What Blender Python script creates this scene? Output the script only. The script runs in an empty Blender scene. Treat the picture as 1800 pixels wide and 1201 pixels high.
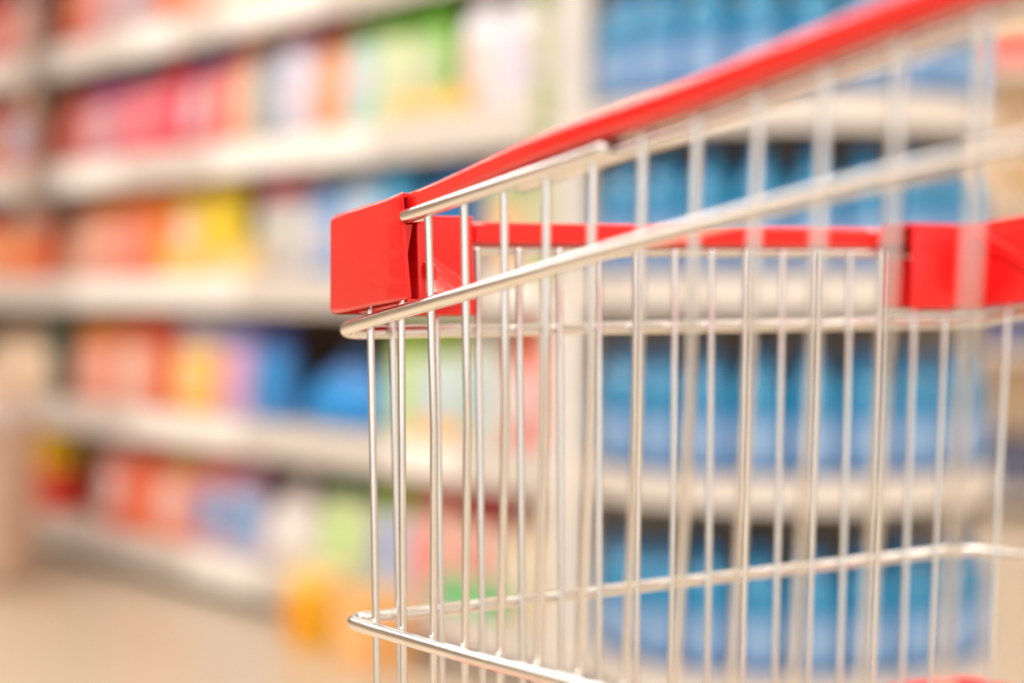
import bpy, bmesh, math, random
from mathutils import Vector, Matrix
random.seed(7)
SC = bpy.context.scene
COL = SC.collection
PI = math.pi
H = 0.82            # camera height above the floor
F = 3500.0          # focal length in pixels (70 mm on a 36 mm sensor, 1800 px wide)
HY = 515.0          # horizon row

# ------------------------------------------------------------------ helpers
def lin(c):
    out = []
    for v in c:
        v = v / 255.0
        out.append(v / 12.92 if v <= 0.04045 else ((v + 0.055) / 1.055) ** 2.4)
    return (out[0], out[1], out[2], 1.0)

MATS = {}
def mat(name, rgb, rough=0.4, metal=0.0, noise=0.0, nscale=30.0, bump=0.0, coat=0.0, spec=0.5, rvar=0.0):
    if name in MATS: return MATS[name]
    m = bpy.data.materials.new(name); m.use_nodes = True
    nt = m.node_tree; b = nt.nodes['Principled BSDF']
    c = lin(rgb)
    b.inputs['Base Color'].default_value = c
    b.inputs['Roughness'].default_value = rough
    b.inputs['Metallic'].default_value = metal
    b.inputs['Coat Weight'].default_value = coat
    b.inputs['Specular IOR Level'].default_value = spec
    if noise > 0 or bump > 0 or rvar > 0:
        tc = nt.nodes.new('ShaderNodeTexCoord')
        n = nt.nodes.new('ShaderNodeTexNoise'); n.inputs['Scale'].default_value = nscale
        n.inputs['Detail'].default_value = 4
        nt.links.new(tc.outputs['Object'], n.inputs['Vector'])
        if noise > 0:
            r = nt.nodes.new('ShaderNodeMix'); r.data_type = 'RGBA'
            r.inputs['A'].default_value = tuple(x * (1 - noise) for x in c[:3]) + (1,)
            r.inputs['B'].default_value = tuple(min(1, x * (1 + noise)) for x in c[:3]) + (1,)
            nt.links.new(n.outputs['Fac'], r.inputs['Factor'])
            nt.links.new(r.outputs['Result'], b.inputs['Base Color'])
        if rvar > 0:
            mr = nt.nodes.new('ShaderNodeMapRange')
            mr.inputs['To Min'].default_value = max(0.02, rough - rvar); mr.inputs['To Max'].default_value = rough + rvar
            nt.links.new(n.outputs['Fac'], mr.inputs['Value'])
            nt.links.new(mr.outputs['Result'], b.inputs['Roughness'])
        if bump > 0:
            bp = nt.nodes.new('ShaderNodeBump'); bp.inputs['Strength'].default_value = bump
            bp.inputs['Distance'].default_value = 0.001
            nt.links.new(n.outputs['Fac'], bp.inputs['Height'])
            nt.links.new(bp.outputs['Normal'], b.inputs['Normal'])
    MATS[name] = m
    return m

def emis(name, rgb, s):
    m = bpy.data.materials.new(name); m.use_nodes = True
    b = m.node_tree.nodes['Principled BSDF']
    b.inputs['Base Color'].default_value = lin(rgb)
    b.inputs['Emission Color'].default_value = lin(rgb)
    b.inputs['Emission Strength'].default_value = s
    return m

def obj(name, bm, m, parent=None, smooth=True, loc=None, rz=0.0):
    bmesh.ops.recalc_face_normals(bm, faces=bm.faces[:])
    me = bpy.data.meshes.new(name); bm.to_mesh(me); bm.free()
    if smooth:
        for p in me.polygons: p.use_smooth = True
        try: me.set_sharp_from_angle(angle=math.radians(38))
        except Exception: pass
    me.materials.append(m)
    o = bpy.data.objects.new(name, me); COL.objects.link(o)
    if parent: o.parent = parent
    if loc is not None: o.location = loc
    if rz: o.rotation_euler = (0, 0, rz)
    return o

def tag(o, label=None, cat=None, group=None, kind=None):
    if label: o['label'] = label
    if cat: o['category'] = cat
    if group: o['group'] = group
    if kind: o['kind'] = kind
    return o

def empty(name, loc=(0, 0, 0), rz=0.0):
    o = bpy.data.objects.new(name, None); COL.objects.link(o)
    o.location = loc; o.rotation_euler = (0, 0, rz); o.empty_display_size = 0.05
    return o

def add_tube(bm, pts, r, n=14, cap=True):
    """swept round rod along pts, rounded ends"""
    P = [Vector(p) for p in pts]
    if len(P) < 2: return
    rad = [r] * len(P)
    if cap:
        d0 = (P[0] - P[1]).normalized(); d1 = (P[-1] - P[-2]).normalized()
        a = [P[0] + d0 * r * k for k in (0.98, 0.8, 0.45)]; ar = [r * 0.2, r * 0.6, r * 0.89]
        b = [P[-1] + d1 * r * k for k in (0.45, 0.8, 0.98)]; br = [r * 0.89, r * 0.6, r * 0.2]
        P = a + P + b; rad = ar + rad + br
    T = []
    for i in range(len(P)):
        a = P[max(0, i - 1)]; b = P[min(len(P) - 1, i + 1)]
        T.append((b - a).normalized())
    up = Vector((0, 0, 1)) if abs(T[0].z) < 0.9 else Vector((1, 0, 0))
    N = (up - T[0] * up.dot(T[0])).normalized()
    rings = []
    for i, p in enumerate(P):
        N = (N - T[i] * N.dot(T[i])).normalized()
        B = T[i].cross(N)
        rings.append([bm.verts.new(p + (N * math.cos(2 * PI * k / n) + B * math.sin(2 * PI * k / n)) * rad[i]) for k in range(n)])
    for i in range(len(rings) - 1):
        for k in range(n):
            bm.faces.new((rings[i][k], rings[i][(k + 1) % n], rings[i + 1][(k + 1) % n], rings[i + 1][k]))
    bm.faces.new(rings[0][::-1]); bm.faces.new(rings[-1])

def add_loft(bm, rings, closed=True, capped=True):
    V = [[bm.verts.new(p) for p in r] for r in rings]
    n = len(V[0])
    for i in range(len(V) - 1):
        for k in range(n if closed else n - 1):
            bm.faces.new((V[i][k], V[i][(k + 1) % n], V[i + 1][(k + 1) % n], V[i + 1][k]))
    if capped and closed:
        bm.faces.new(V[0][::-1]); bm.faces.new(V[-1])
    return V

def add_box(bm, lo, hi, bevel=0.0, seg=2):
    vs = [bm.verts.new((x, y, z)) for x in (lo[0], hi[0]) for y in (lo[1], hi[1]) for z in (lo[2], hi[2])]
    fs = [(0, 1, 3, 2), (4, 6, 7, 5), (0, 4, 5, 1), (2, 3, 7, 6), (0, 2, 6, 4), (1, 5, 7, 3)]
    F_ = [bm.faces.new([vs[i] for i in f]) for f in fs]
    if bevel > 0:
        es = list({e for f in F_ for e in f.edges})
        bmesh.ops.bevel(bm, geom=es, offset=bevel, segments=seg, profile=0.6, affect='EDGES')

def add_slab(bm, quad, off, bevel=0.0, seg=2):
    """prism: list of coplanar points, extruded by vector off, bevelled"""
    off = Vector(off)
    a = [bm.verts.new(Vector(p)) for p in quad]; b = [bm.verts.new(Vector(p) + off) for p in quad]
    n = len(a)
    fs = [bm.faces.new(a[::-1]), bm.faces.new(b)]
    for i in range(n): fs.append(bm.faces.new((a[i], a[(i + 1) % n], b[(i + 1) % n], b[i])))
    if bevel > 0:
        es = list({e for f in fs for e in f.edges})
        bmesh.ops.bevel(bm, geom=es, offset=bevel, segments=seg, profile=0.5, affect='EDGES')

def interp(tab, x):
    """monotone-ish smooth interpolation (Catmull-Rom) with linear ends"""
    n = len(tab)
    if x <= tab[0][0]:
        (a, b), (c, d) = tab[0], tab[1]; return b + (x - a) * (d - b) / (c - a)
    if x >= tab[-1][0]:
        (a, b), (c, d) = tab[-2], tab[-1]; return d + (x - c) * (d - b) / (c - a)
    for i in range(n - 1):
        if x <= tab[i + 1][0]: break
    x0, y0 = tab[i]; x1, y1 = tab[i + 1]
    s = (y1 - y0) / (x1 - x0)
    m0 = s if i == 0 else (y1 - tab[i - 1][1]) / (x1 - tab[i - 1][0])
    m1 = s if i == n - 2 else (tab[i + 2][1] - y0) / (tab[i + 2][0] - x0)
    t = (x - x0) / (x1 - x0); h = x1 - x0
    return (2*t**3 - 3*t*t + 1) * y0 + (t**3 - 2*t*t + t) * h * m0 + (-2*t**3 + 3*t*t) * y1 + (t**3 - t*t) * h * m1

# ------------------------------------------------------------------ materials
M_ZINC = mat('zinc_plated_wire', (226, 224, 221), 0.17, 1.0, rvar=0.05, nscale=120, bump=0.05)
M_RED = mat('glossy_red_plastic', (242, 26, 26), 0.33, 0.0, bump=0.08, nscale=900, coat=0.25)
M_WEB = mat('sheen_lightened_red_web', (244, 60, 54), 0.16, 0.0, coat=0.8)  # red lightened to stand in for ceiling light mirrored on the web
M_REDC = mat('red_plastic_cover', (245, 28, 26), 0.18, 0.0, coat=0.3, bump=0.03, nscale=300)
M_TUBE = mat('grey_chassis_tube', (170, 168, 165), 0.3, 0.9)
M_RUB = mat('grey_rubber', (70, 70, 72), 0.7)
M_RAIL = mat('white_price_rail', (217, 209, 201), 0.35, noise=0.04, nscale=6)
M_TAG = mat('white_paper_tag', (255, 252, 246), 0.3)
M_SHELF = mat('cream_shelf_steel', (205, 190, 172), 0.45, noise=0.05, nscale=8)
M_BACK = mat('taupe_back_panel', (150, 136, 122), 0.6, noise=0.06, nscale=10)
M_KICK = mat('dark_kick_plate', (74, 66, 54), 0.5)
M_POST = mat('white_post_laminate', (236, 228, 219), 0.4, noise=0.03, nscale=5)
M_UPR = mat('grey_upright_steel', (128, 116, 106), 0.5, noise=0.08, nscale=12)
M_BIN = mat('beige_bin_plastic', (212, 184, 160), 0.5, noise=0.04, nscale=4)

# ------------------------------------------------------------------ camera
cam = bpy.data.cameras.new('camera'); co = bpy.data.objects.new('camera', cam); COL.objects.link(co)
co.location = (0, 0, H); co.rotation_euler = (PI / 2, 0, 0)
cam.sensor_width = 36; cam.lens = 70; cam.shift_y = -(600.5 - HY) / 1800.0
cam.clip_start = 0.02; cam.clip_end = 60
cam.dof.use_dof = True; cam.dof.focus_distance = 0.96; cam.dof.aperture_fstop = 2.9
SC.camera = co

# ================================================================== SHOPPING CART
u = Vector((0.462, -0.887, 0)).normalized()      # left side, from the front corner towards the rear
v = Vector((0.855, 0.519, 0)).normalized()       # front, from left corner to right corner
w = Vector((0.572, -0.820, 0)).normalized()      # right side, from its front corner towards the rear
CA = Vector((-0.0908, 1.0252, H)); WID = 0.45
CB = CA + v * WID
STEP = 0.0387; S0 = 0.0318; SMAX = 0.80
def ks(k): return S0 + STEP * k
RIM_T = [(-0.8, 0.0290), (1.25, 0.0356), (6.35, 0.0565), (7.75, 0.0619), (9.15, 0.0686), (11.85, 0.0814), (20, 0.112)]
MID_T = [(-0.8, -0.0195), (0, -0.0152), (4, 0.0046), (7, 0.0200), (12, 0.0410), (20, 0.066)]
LOW_T = [(-0.8, -0.1682), (0, -0.1677), (3, -0.1635), (5.4, -0.159), (12, -0.150), (20, -0.142)]
def side_h(tab, s): return interp(tab, (s - S0) / STEP)
# taper of the basket: inward offsets of a level h below the rim (metres)
def taper(h):       # h negative downwards
    d = max(0.0, -0.0 - h)
    return d
def lowfrac(h): return max(0.0, (0.02 - h) / 0.185)      # 0 near the rim, 1 at the low ring
def frame(h):
    """corners and directions of the basket at height h"""
    f = lowfrac(h)
    a = CA + v * (0.0035 * f) + u * (0.0035 * f)
    b = CB - v * (0.0125 * f) + w * (0.0035 * f)
    return a, b
def ring_path(tab, hA, hB, smax=SMAX, fillet=0.016, out=0.0, dh=0.0):
    def shift(p, h):
        p = Vector(p); p.z = H + h + dh; return p
    a, b = frame(hA)
    a = a - v * out - u * out; b = b + v * out - w * out
    pts = []
    n = 36
    for i in range(n + 1):
        s = smax + (fillet * 1.05 - smax) * i / n
        pts.append(shift(a + u * s, side_h(tab, s)))
    ctrl = shift(a, hA); p0 = pts[-1]; p2 = shift(a + v * fillet * 1.05, hA)
    for i in range(1, 10):
        t = i / 10; pts.append(p0 * (1 - t) ** 2 + ctrl * 2 * t * (1 - t) + p2 * t * t)
    L = (b - a).length
    m = 16
    for i in range(m + 1):
        t = fillet * 1.05 + (L - 2.1 * fillet) * i / m
        pts.append(shift(a + (b - a) * (t / L), hA + (hB - hA) * i / m))
    ctrl = shift(b, hB); p0 = pts[-1]
    off = hB - side_h(tab, 0.0)
    p2 = shift(b + w * fillet * 1.05, side_h(tab, fillet) + off)
    for i in range(1, 10):
        t = i / 10; pts.append(p0 * (1 - t) ** 2 + ctrl * 2 * t * (1 - t) + p2 * t * t)
    for i in range(n + 1):
        s = fillet * 1.05 + (smax - fillet * 1.05) * i / n
        pts.append(shift(b + w * s, side_h(tab, s) + off))
    return pts

cart = empty('shopping_cart', (CA.x + 0.3, CA.y - 0.1, 0))
tag(cart, 'silver wire shopping cart with red rim cover and red corner guards, in sharp focus', 'shopping cart')
COFF = Vector(cart.location)
def cobj(name, bm, m, parent=None, **kw):
    for vtx in bm.verts: vtx.co -= COFF
    return obj(name, bm, m, parent or cart, **kw)

RR = 0.0034; RV = 0.0019
# horizontal rings (rings run outside the upright wires)
for (tab, hA, hB) in ((MID_T, -0.0205, -0.0185), (LOW_T, -0.1682, -0.1610)):
    bm = bmesh.new(); add_tube(bm, ring_path(tab, hA, hB), RR, 20); cobj('ring_wire', bm, M_ZINC)
# two more rings and the floor ring lower down
def flat_tab(h, sl=0.0): return [(-0.8, h), (20, h + sl)]
for hh in (-0.275, -0.385):
    bm = bmesh.new(); add_tube(bm, ring_path(flat_tab(hh, 0.012), hh, hh), RR, 14); cobj('ring_wire', bm, M_ZINC)
# rim: inner rod that carries the uprights (right of the splice and round the rear) and outer splice rod
def rim_side(s, dh=0.0, out=0.0):
    p = CA + u * s - v * out; p.z = H + side_h(RIM_T, s) + dh; return p
HFA, HFB = 0.0226, 0.0246
def rim_side_r(s, dh=0.0, out=0.0):
    p = CB + w * s + v * out; p.z = H + side_h(RIM_T, s) - side_h(RIM_T, 0) + HFB + 0.005 + dh; return p
def front_pt(t, dh=0.0, out=0.0):
    p = CA + v * t - u * out; p.z = H + HFA + (HFB - HFA) * t / WID + dh; return p
bm = bmesh.new(); add_tube(bm, [rim_side(ks(4.3) + i * (SMAX - ks(4.3)) / 30, -0.0022, -0.0035) for i in range(31)], 0.0033, 18)
cobj('rim_rod', bm, M_ZINC)
# outer rod: from inside the corner guard to its rounded end at the splice
sp = [rim_side(0.072, 0.002, -0.014), rim_side(0.079, 0.0018, -0.0125), rim_side(0.084, 0.0012, -0.0085), rim_side(0.0875, 0.0004, -0.003)]
sp += [rim_side(0.090 + i * (ks(6.3) - 0.090) / 16, 0.0, 0.0008) for i in range(17)]
bm = bmesh.new(); add_tube(bm, sp, 0.0034, 20); cobj('rim_rod', bm, M_ZINC)
bm = bmesh.new(); add_tube(bm, [rim_side(0.012 + i * (SMAX - 0.05) / 30, 0.0036, -0.0045) for i in range(31)], 0.0024, 14); cobj('rim_rod', bm, M_ZINC)
bm = bmesh.new(); add_tube(bm, [front_pt(0.012 + i * (WID - 0.024) / 12) for i in range(13)], 0.0030, 16); cobj('rim_rod', bm, M_ZINC)
bm = bmesh.new(); add_tube(bm, [front_pt(0.012 + i * (WID - 0.024) / 12, 0.0042, 0.001) for i in range(13)], 0.0022, 12); cobj('rim_rod', bm, M_ZINC)
bm = bmesh.new(); add_tube(bm, [rim_side_r(0.02 + i * (SMAX - 0.02) / 30) for i in range(31)], 0.0033, 16); cobj('rim_rod', bm, M_ZINC)
# red covers clipped over the rim: rounded strip profile swept along
def add_strip(bm, path, side, hw, hh, r):
    prof = []
    for k in range(28):
        a = 2 * PI * k / 28
        c, s_ = math.cos(a), math.sin(a)
        prof.append((math.copysign(abs(c) ** 0.65, c) * hw, math.copysign(abs(s_) ** 0.6, s_) * hh))
    rings = []
    sc = [0.35, 0.8, 1.0] + [1.0] * (len(path) - 6) + [1.0, 0.8, 0.35]
    for p, q in zip(path, sc):
        rings.append([p + side * (x * q) + Vector((0, 0, z * (0.5 + 0.5 * q))) for x, z in prof])
    add_loft(bm, rings)
def strip_path(fn, a, b, n, dh, out):
    L = [a, a + 0.0006, a + 0.002] + [a + (b - a) * i / n for i in range(1, n)] + [b - 0.002, b - 0.0006, b]
    return [fn(s, dh, out) for s in L]
def rim_cov(s, dh=0.0, out=0.0):
    f = max(0.0, min(1.0, (s - 0.08) / 0.16)); f = f * f * (3 - 2 * f)
    return rim_side(s, 0.0068 + 0.0030 * f, -0.0062 + 0.0052 * f)
bm = bmesh.new(); add_strip(bm, strip_path(rim_cov, 0.082, SMAX - 0.03, 40, 0, 0), v, 0.0056, 0.0054, 0); cobj('rim_cover', bm, M_REDC)
bm = bmesh.new(); add_strip(bm, strip_path(front_pt, 0.079, WID - 0.079, 16, 0.0091, 0.0), u, 0.0056, 0.0060, 0); cobj('rim_cover', bm, M_REDC)
bm = bmesh.new(); add_strip(bm, strip_path(rim_side_r, 0.076, SMAX - 0.03, 40, 0.0098, 0.0), w.cross(Vector((0, 0, 1))), 0.0058, 0.0056, 0); cobj('rim_cover', bm, M_REDC)

# upright wires, left side: welded inside the rings
LOWPX = [663, 709, 763, 817, 874, 945, 1017, 1103, 1195, 1288, 1390, 1507, 1647]
def s_at_px(px, base, d):
    q = (px - 900) / F
    return (q * base.y - base.x) / (d.x - q * d.y)
low_base = frame(-0.165)[0] + v * 0.0053
shift = [s_at_px(px, low_base, u) - ks(k) for k, px in enumerate(LOWPX)]
# smooth quadratic fit of the lean
def fit2(ys):
    n = len(ys); import itertools
    A = [[0.0] * 3 for _ in range(3)]; B = [0.0] * 3
    for x, y in enumerate(ys):
        p = [1, x, x * x]
        for i in range(3):
            B[i] += p[i] * y
            for j in range(3): A[i][j] += p[i] * p[j]
    Mx = Matrix(A); return Mx.inverted() @ Vector(B)
cf = fit2(shift)
print('LEAN', [round(x, 4) for x in shift], cf)
def lean(k):
    if k <= 12: return cf[0] + cf[1] * k + cf[2] * k * k
    return lean(12) + (k - 12) * (cf[1] + 2 * cf[2] * 12) * 0.5
def side_wire(k, right=False):
    s = ks(k)
    if s > SMAX - 0.01: return None
    d = w if right else u
    n_in = -v if right else v
    def pt(s, h, extra=0.0):
        a, b = frame(h)
        p = (b if right else a) + d * s + n_in * (0.0053 + extra); p.z = H + h; return p
    top_h = side_h(RIM_T, s) + (0.0 if k > 1 else -0.012)
    if right: top_h += HFB + 0.005 - side_h(RIM_T, 0)
    ln = lean(k) if not right else -0.004 - 0.001 * k
    lo_h = side_h(LOW_T, s)
    slope = ln / (top_h - lo_h)
    pts = []
    hs = [top_h, 0.5 * (top_h + lo_h), lo_h, -0.275, -0.395]
    jit = random.uniform(-0.0006, 0.0006)
    for i, h in enumerate(hs):
        e = -0.0045 if (h == top_h and k > 6) else 0.0
        if h == top_h and k <= 6 and k > 1: e = -0.0040
        pts.append(pt(s + slope * (top_h - h) + jit, h, e))
    return pts
for right in (False, True):
    for k in range(0, 21):
        P = side_wire(k, right)
        if P:
            bm = bmesh.new(); add_tube(bm, P, RV, 14); cobj('upright_wire', bm, M_ZINC)
NF = 16
for j in range(NF):
    t0 = 0.0297 + (WID - 0.0594) * j / (NF - 1)
    pts = []
    for h in (HFA + (HFB - HFA) * t0 / WID - (0.012 if j in (0, 1, 14, 15) else 0.0), -0.07, -0.165, -0.275, -0.395):
        f = lowfrac(h)
        t = t0 + f * (0.003 - 0.0155 * j / 15)
        p = CA + v * t + u * (0.0035 * f + (0.0053 if h < HFA - 0.02 or j in (0, 1, 14, 15) else 0.0045)); p.z = H + h
        pts.append(p)
    bm = bmesh.new(); add_tube(bm, pts, RV, 14); cobj('upright_wire', bm, M_ZINC)

# weld beads at the low ring
# corner guards
def guard(P, hs, name, web=True):
    """P(s,t,h) -> point; L-shaped shell closed over the rim with an inner gusset"""
    bm = bmesh.new()
    def q(s, t, h): return P(s, t, h)
    g = 0.0028     # shell thickness
    L = 0.0905
    def top(s): return hs[0] + 0.087 * s
    def bot(s): return hs[1] + 0.085 * s
    # outer skins as one wrapped L loft: cross-section points go round the corner, thickness inwards
    R_ = 0.006; OO = -0.0036
    outer, inner = [], []
    for a_ in (L + 0.004, 0.07, 0.045, 0.02): outer.append((a_, OO)); inner.append((a_, OO + g))
    for k_ in range(7):
        an = -PI / 2 - (PI / 2) * k_ / 6
        cx = cy = OO + R_
        outer.append((cx + R_ * math.cos(an), cy + R_ * math.sin(an)))
        inner.append((cx + (R_ - g) * math.cos(an), cy + (R_ - g) * math.sin(an)))
    for a_ in (0.02, 0.045, 0.0745): outer.append((OO, a_)); inner.append((OO + g, a_))
    def hh(s, t, up):
        if t < s: return (top if up else bot)(max(0, s))
        return (top if up else bot)(0)
    rings = []
    for i, (o, n_) in enumerate(zip(outer, inner)):
        sl = 0.009 if i == 0 else 0.0
        U = Vector((o[0] - n_[0], o[1] - n_[1], 0)).normalized()
        zt, zb = hh(o[0], o[1], True), hh(o[0], o[1], False)
        rt, rb = (0.0044, 0.0030) if 4 <= i <= 10 else (0.0032, 0.0016)
        pr = []
        for k_ in range(6):
            an = PI / 2 * (1 - k_ / 5)
            pr.append((o[0] - sl - U.x * rt * (1 - math.cos(an)), o[1] - U.y * rt * (1 - math.cos(an)), zt - rt + rt * math.sin(an)))
        pr.append((o[0] - sl / 2, o[1], (zt + zb) / 2))
        for k_ in range(4):
            an = PI / 2 * k_ / 3
            pr.append((o[0] - U.x * rb * (1 - math.cos(an)), o[1] - U.y * rb * (1 - math.cos(an)), zb + rb - rb * math.sin(an)))
        pr.append((n_[0], n_[1], zb)); pr.append((n_[0] - sl / 2, n_[1], (zt + zb) / 2)); pr.append((n_[0] - sl, n_[1], zt))
        rings.append([q(*p_) for p_ in pr])
    def shrink(r, amt, d):
        c = sum((Vector(p) for p in r), Vector()) / len(r)
        return [Vector(p) + d + (c - Vector(p)).normalized() * amt for p in r]
    rings = [shrink(rings[0], 0.0009, (Vector(q(1, 0, 0)) - Vector(q(0, 0, 0))) * 0.0009)] + rings + [shrink(rings[-1], 0.0009, (Vector(q(0, 1, 0)) - Vector(q(0, 0, 0))) * 0.0009)]
    add_loft(bm, rings)
    # roof over the rim
    def slab(pts, off, bev=0.0006):
        add_slab(bm, [q(*p) for p in pts], Vector(q(*off)) - Vector(q(0, 0, 0)), bev, 2)
    TI = 0.019
    slab([(0.0, -0.001, top(0) - 0.0024), (L - 0.003, -0.001, top(L) - 0.0024), (L - 0.003, TI, top(L) - 0.0024), (0.0, TI, top(0) - 0.0024)], (0, 0, 0.0022))
    slab([(-0.001, 0.0, top(0) - 0.0024), (-0.001, 0.072, top(0) - 0.0020), (TI, 0.072, top(0) - 0.0020), (TI, 0.0, top(0) - 0.0024)], (0, 0, 0.0022))
    # inner side leg: outer edge turned with a lip
    E = 0.070
    slab([(0.012, TI, top(0) - 0.002), (0.012, TI, bot(0) - 0.001), (E, TI, bot(E) - 0.002), (E - 0.004, TI, top(E) - 0.002)], (0, -0.0024, 0), 0.0008)
    slab([(E - 0.006, TI + 0.0012, top(E) - 0.004), (E - 0.003, TI + 0.0012, bot(E) - 0.002), (E, TI + 0.0012, bot(E) - 0.002), (E - 0.003, TI + 0.0012, top(E) - 0.004)], (0, -0.005, 0), 0.0008)
    # inner front leg
    slab([(TI, 0.012, top(0) - 0.001), (TI, 0.012, bot(0) - 0.001), (TI, 0.0735, bot(0) - 0.001), (TI, 0.0715, top(0) - 0.001)], (-0.0024, 0, 0), 0.0010)
    # floor strip joining the legs under the rim, behind the wires
    slab([(0.010, 0.009, bot(0) + 0.0004), (E, 0.009, bot(E) + 0.0004), (E, TI, bot(E) + 0.0004), (0.010, TI, bot(0) + 0.0004)], (0, 0, 0.0016), 0.0005)
    # vertical rib between the skins
    slab([(0.060, 0.0, top(0.06) - 0.012), (0.074, 0.0, top(0.06) - 0.012), (0.066, 0.0, bot(0.06) + 0.018)], (0, 0.010, 0), 0.0004)
    # sloping gusset web with a raised border along its free edge
    slab([(TI, TI + 0.0045, top(0) - 0.001), (TI, TI + 0.0045, top(0) - 0.010), (0.074, TI + 0.0045, 0.006), (0.074, TI + 0.0045, 0.013)], (0, -0.0050, 0), 0.0008)
    if not web: return cobj(name, bm, M_RED)
    K = (0.0195, 0.0195, top(0) - 0.005); E1 = (0.070, 0.0195, hs[1] + 0.0110); E2 = (0.0195, 0.074, hs[1] + 0.0125)
    guard_o = cobj(name, bm, M_RED); bm = bmesh.new()
    add_slab(bm, [q(*K), q(*E1), q(*E2)], Vector((0, 0, -0.0022)), 0.0005, 2)
    kk, e1, e2 = Vector(q(*K)), Vector(q(*E1)), Vector(q(*E2))
    nrm = (e1 - kk).cross(e2 - kk).normalized()
    if nrm.z < 0: nrm = -nrm
    inn = (e1 - e2).normalized() * 0.006
    add_slab(bm, [kk + nrm * 0.0008, e2 + nrm * 0.0008, e2 + inn + nrm * 0.0008, kk + inn + nrm * 0.0008], nrm * -0.0014, 0.0003, 1)
    add_slab(bm, [q(0.070, 0.019, hs[1] + 0.0085), q(0.015, 0.072, hs[1] + 0.0098), q(0.013, 0.068, hs[1] + 0.0098), q(0.064, 0.019, hs[1] + 0.0085)], Vector((0, 0, -0.0035)), 0.0005, 1)
    obj_w = cobj('gusset', bm, M_WEB, guard_o); obj_w['label'] = 'smooth triangular red gusset with ceiling sheen lightened into its colour'
    return guard_o
def PA(s, t, h): p = CA + u * s + v * t; p.z = H + h; return p
def PB(s, t, h): p = CB + w * s - v * t; p.z = H + h + 0.002; return p
guard(PA, (0.0400, -0.0108), 'corner_guard')
guard(PB, (0.0400, -0.0108), 'corner_guard', False)
def lowguard(P, name):
    bm = bmesh.new()
    for (a0, a1, d) in (((0.0, -0.004), (0.075, -0.004), 0), ((-0.004, 0.0), (-0.004, 0.075), 1)):
        rings = []
        for i in range(13):
            f = i / 12
            s_, t_ = a0[0] + (a1[0] - a0[0]) * f, a0[1] + (a1[1] - a0[1]) * f
            hgt = 0.020 * (1 - max(0, (f - 0.7) / 0.3) ** 2 * 0.6)
            prof = []
            for k in range(16):
                an = 2 * PI * k / 16
                c, s2 = math.cos(an), math.sin(an)
                x = math.copysign(abs(c) ** 0.6, c) * 0.010; z = math.copysign(abs(s2) ** 0.5, s2) * (hgt + 0.014)
                prof.append(P(s_ + (x if d == 1 else 0), t_ + (x if d == 0 else 0), -0.274 + z))
            rings.append(prof)
        add_loft(bm, rings)
    return cobj(name, bm, M_RED)
def PA2(s, t, h): p = frame(h)[0] + u * s + v * t; p.z = H + h; return p
def PB2(s, t, h): p = frame(h)[1] + w * s - v * t; p.z = H + h; return p
lowguard(PA2, 'corner_guard'); lowguard(PB2, 'corner_guard')

# basket floor, rear gate, handle, chassis, wheels (below and beside the frame)
a4, b4 = frame(-0.385)
def fl(s, f, h=-0.392):
    pa = a4 + u * s; pb = b4 + w * s
    p = pa + (pb - pa) * f; p.z = H + h; return p
for i in range(1, 12):
    bm = bmesh.new(); add_tube(bm, [fl(0.003, i / 12), fl(SMAX, i / 12)], RV, 8); cobj('floor_wire', bm, M_ZINC)
for i in range(1, 5):
    bm = bmesh.new(); add_tube(bm, [fl(SMAX * i / 4.0, 0.01, -0.3975), fl(SMAX * i / 4.0, 0.99, -0.3975)], 0.0032, 8); cobj('floor_wire', bm, M_ZINC)
gate_pts = lambda f, h: (lambda p: Vector((p.x, p.y, H + h)))((CA + u * SMAX) * (1 - f) + (CB + w * SMAX) * f)
bm = bmesh.new()
add_tube(bm, [gate_pts(0, 0.10), gate_pts(0, -0.392)], RR, 10); add_tube(bm, [gate_pts(1, 0.10), gate_pts(1, -0.392)], RR, 10)
for h in (0.10, -0.05, -0.2, -0.392): add_tube(bm, [gate_pts(0, h), gate_pts(1, h)], RR, 10)
gate = cobj('rear_gate', bm, M_ZINC)
for i in range(1, 14):
    bm = bmesh.new(); add_tube(bm, [gate_pts(i / 14, 0.10), gate_pts(i / 14, -0.392)], RV, 8)
    o = cobj('gate_wire', bm, M_ZINC, gate)
for f, d in ((0, u), (1, w)):
    bm = bmesh.new(); p = gate_pts(f, 0.10)
    add_tube(bm, [p + Vector((0, 0, -0.05)), p, p + d * 0.05 + Vector((0, 0, 0.05)), p + d * 0.11 + Vector((0, 0, 0.075))], 0.011, 14); cobj('handle_bracket', bm, M_RED)
bm = bmesh.new(); hb = Vector((0, 0, 0.075))
add_tube(bm, [gate_pts(-0.03, 0.10) + u * 0.11 + hb, gate_pts(1.03, 0.10) + w * 0.11 + hb], 0.014, 18); cobj('push_handle', bm, M_RED)
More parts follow.
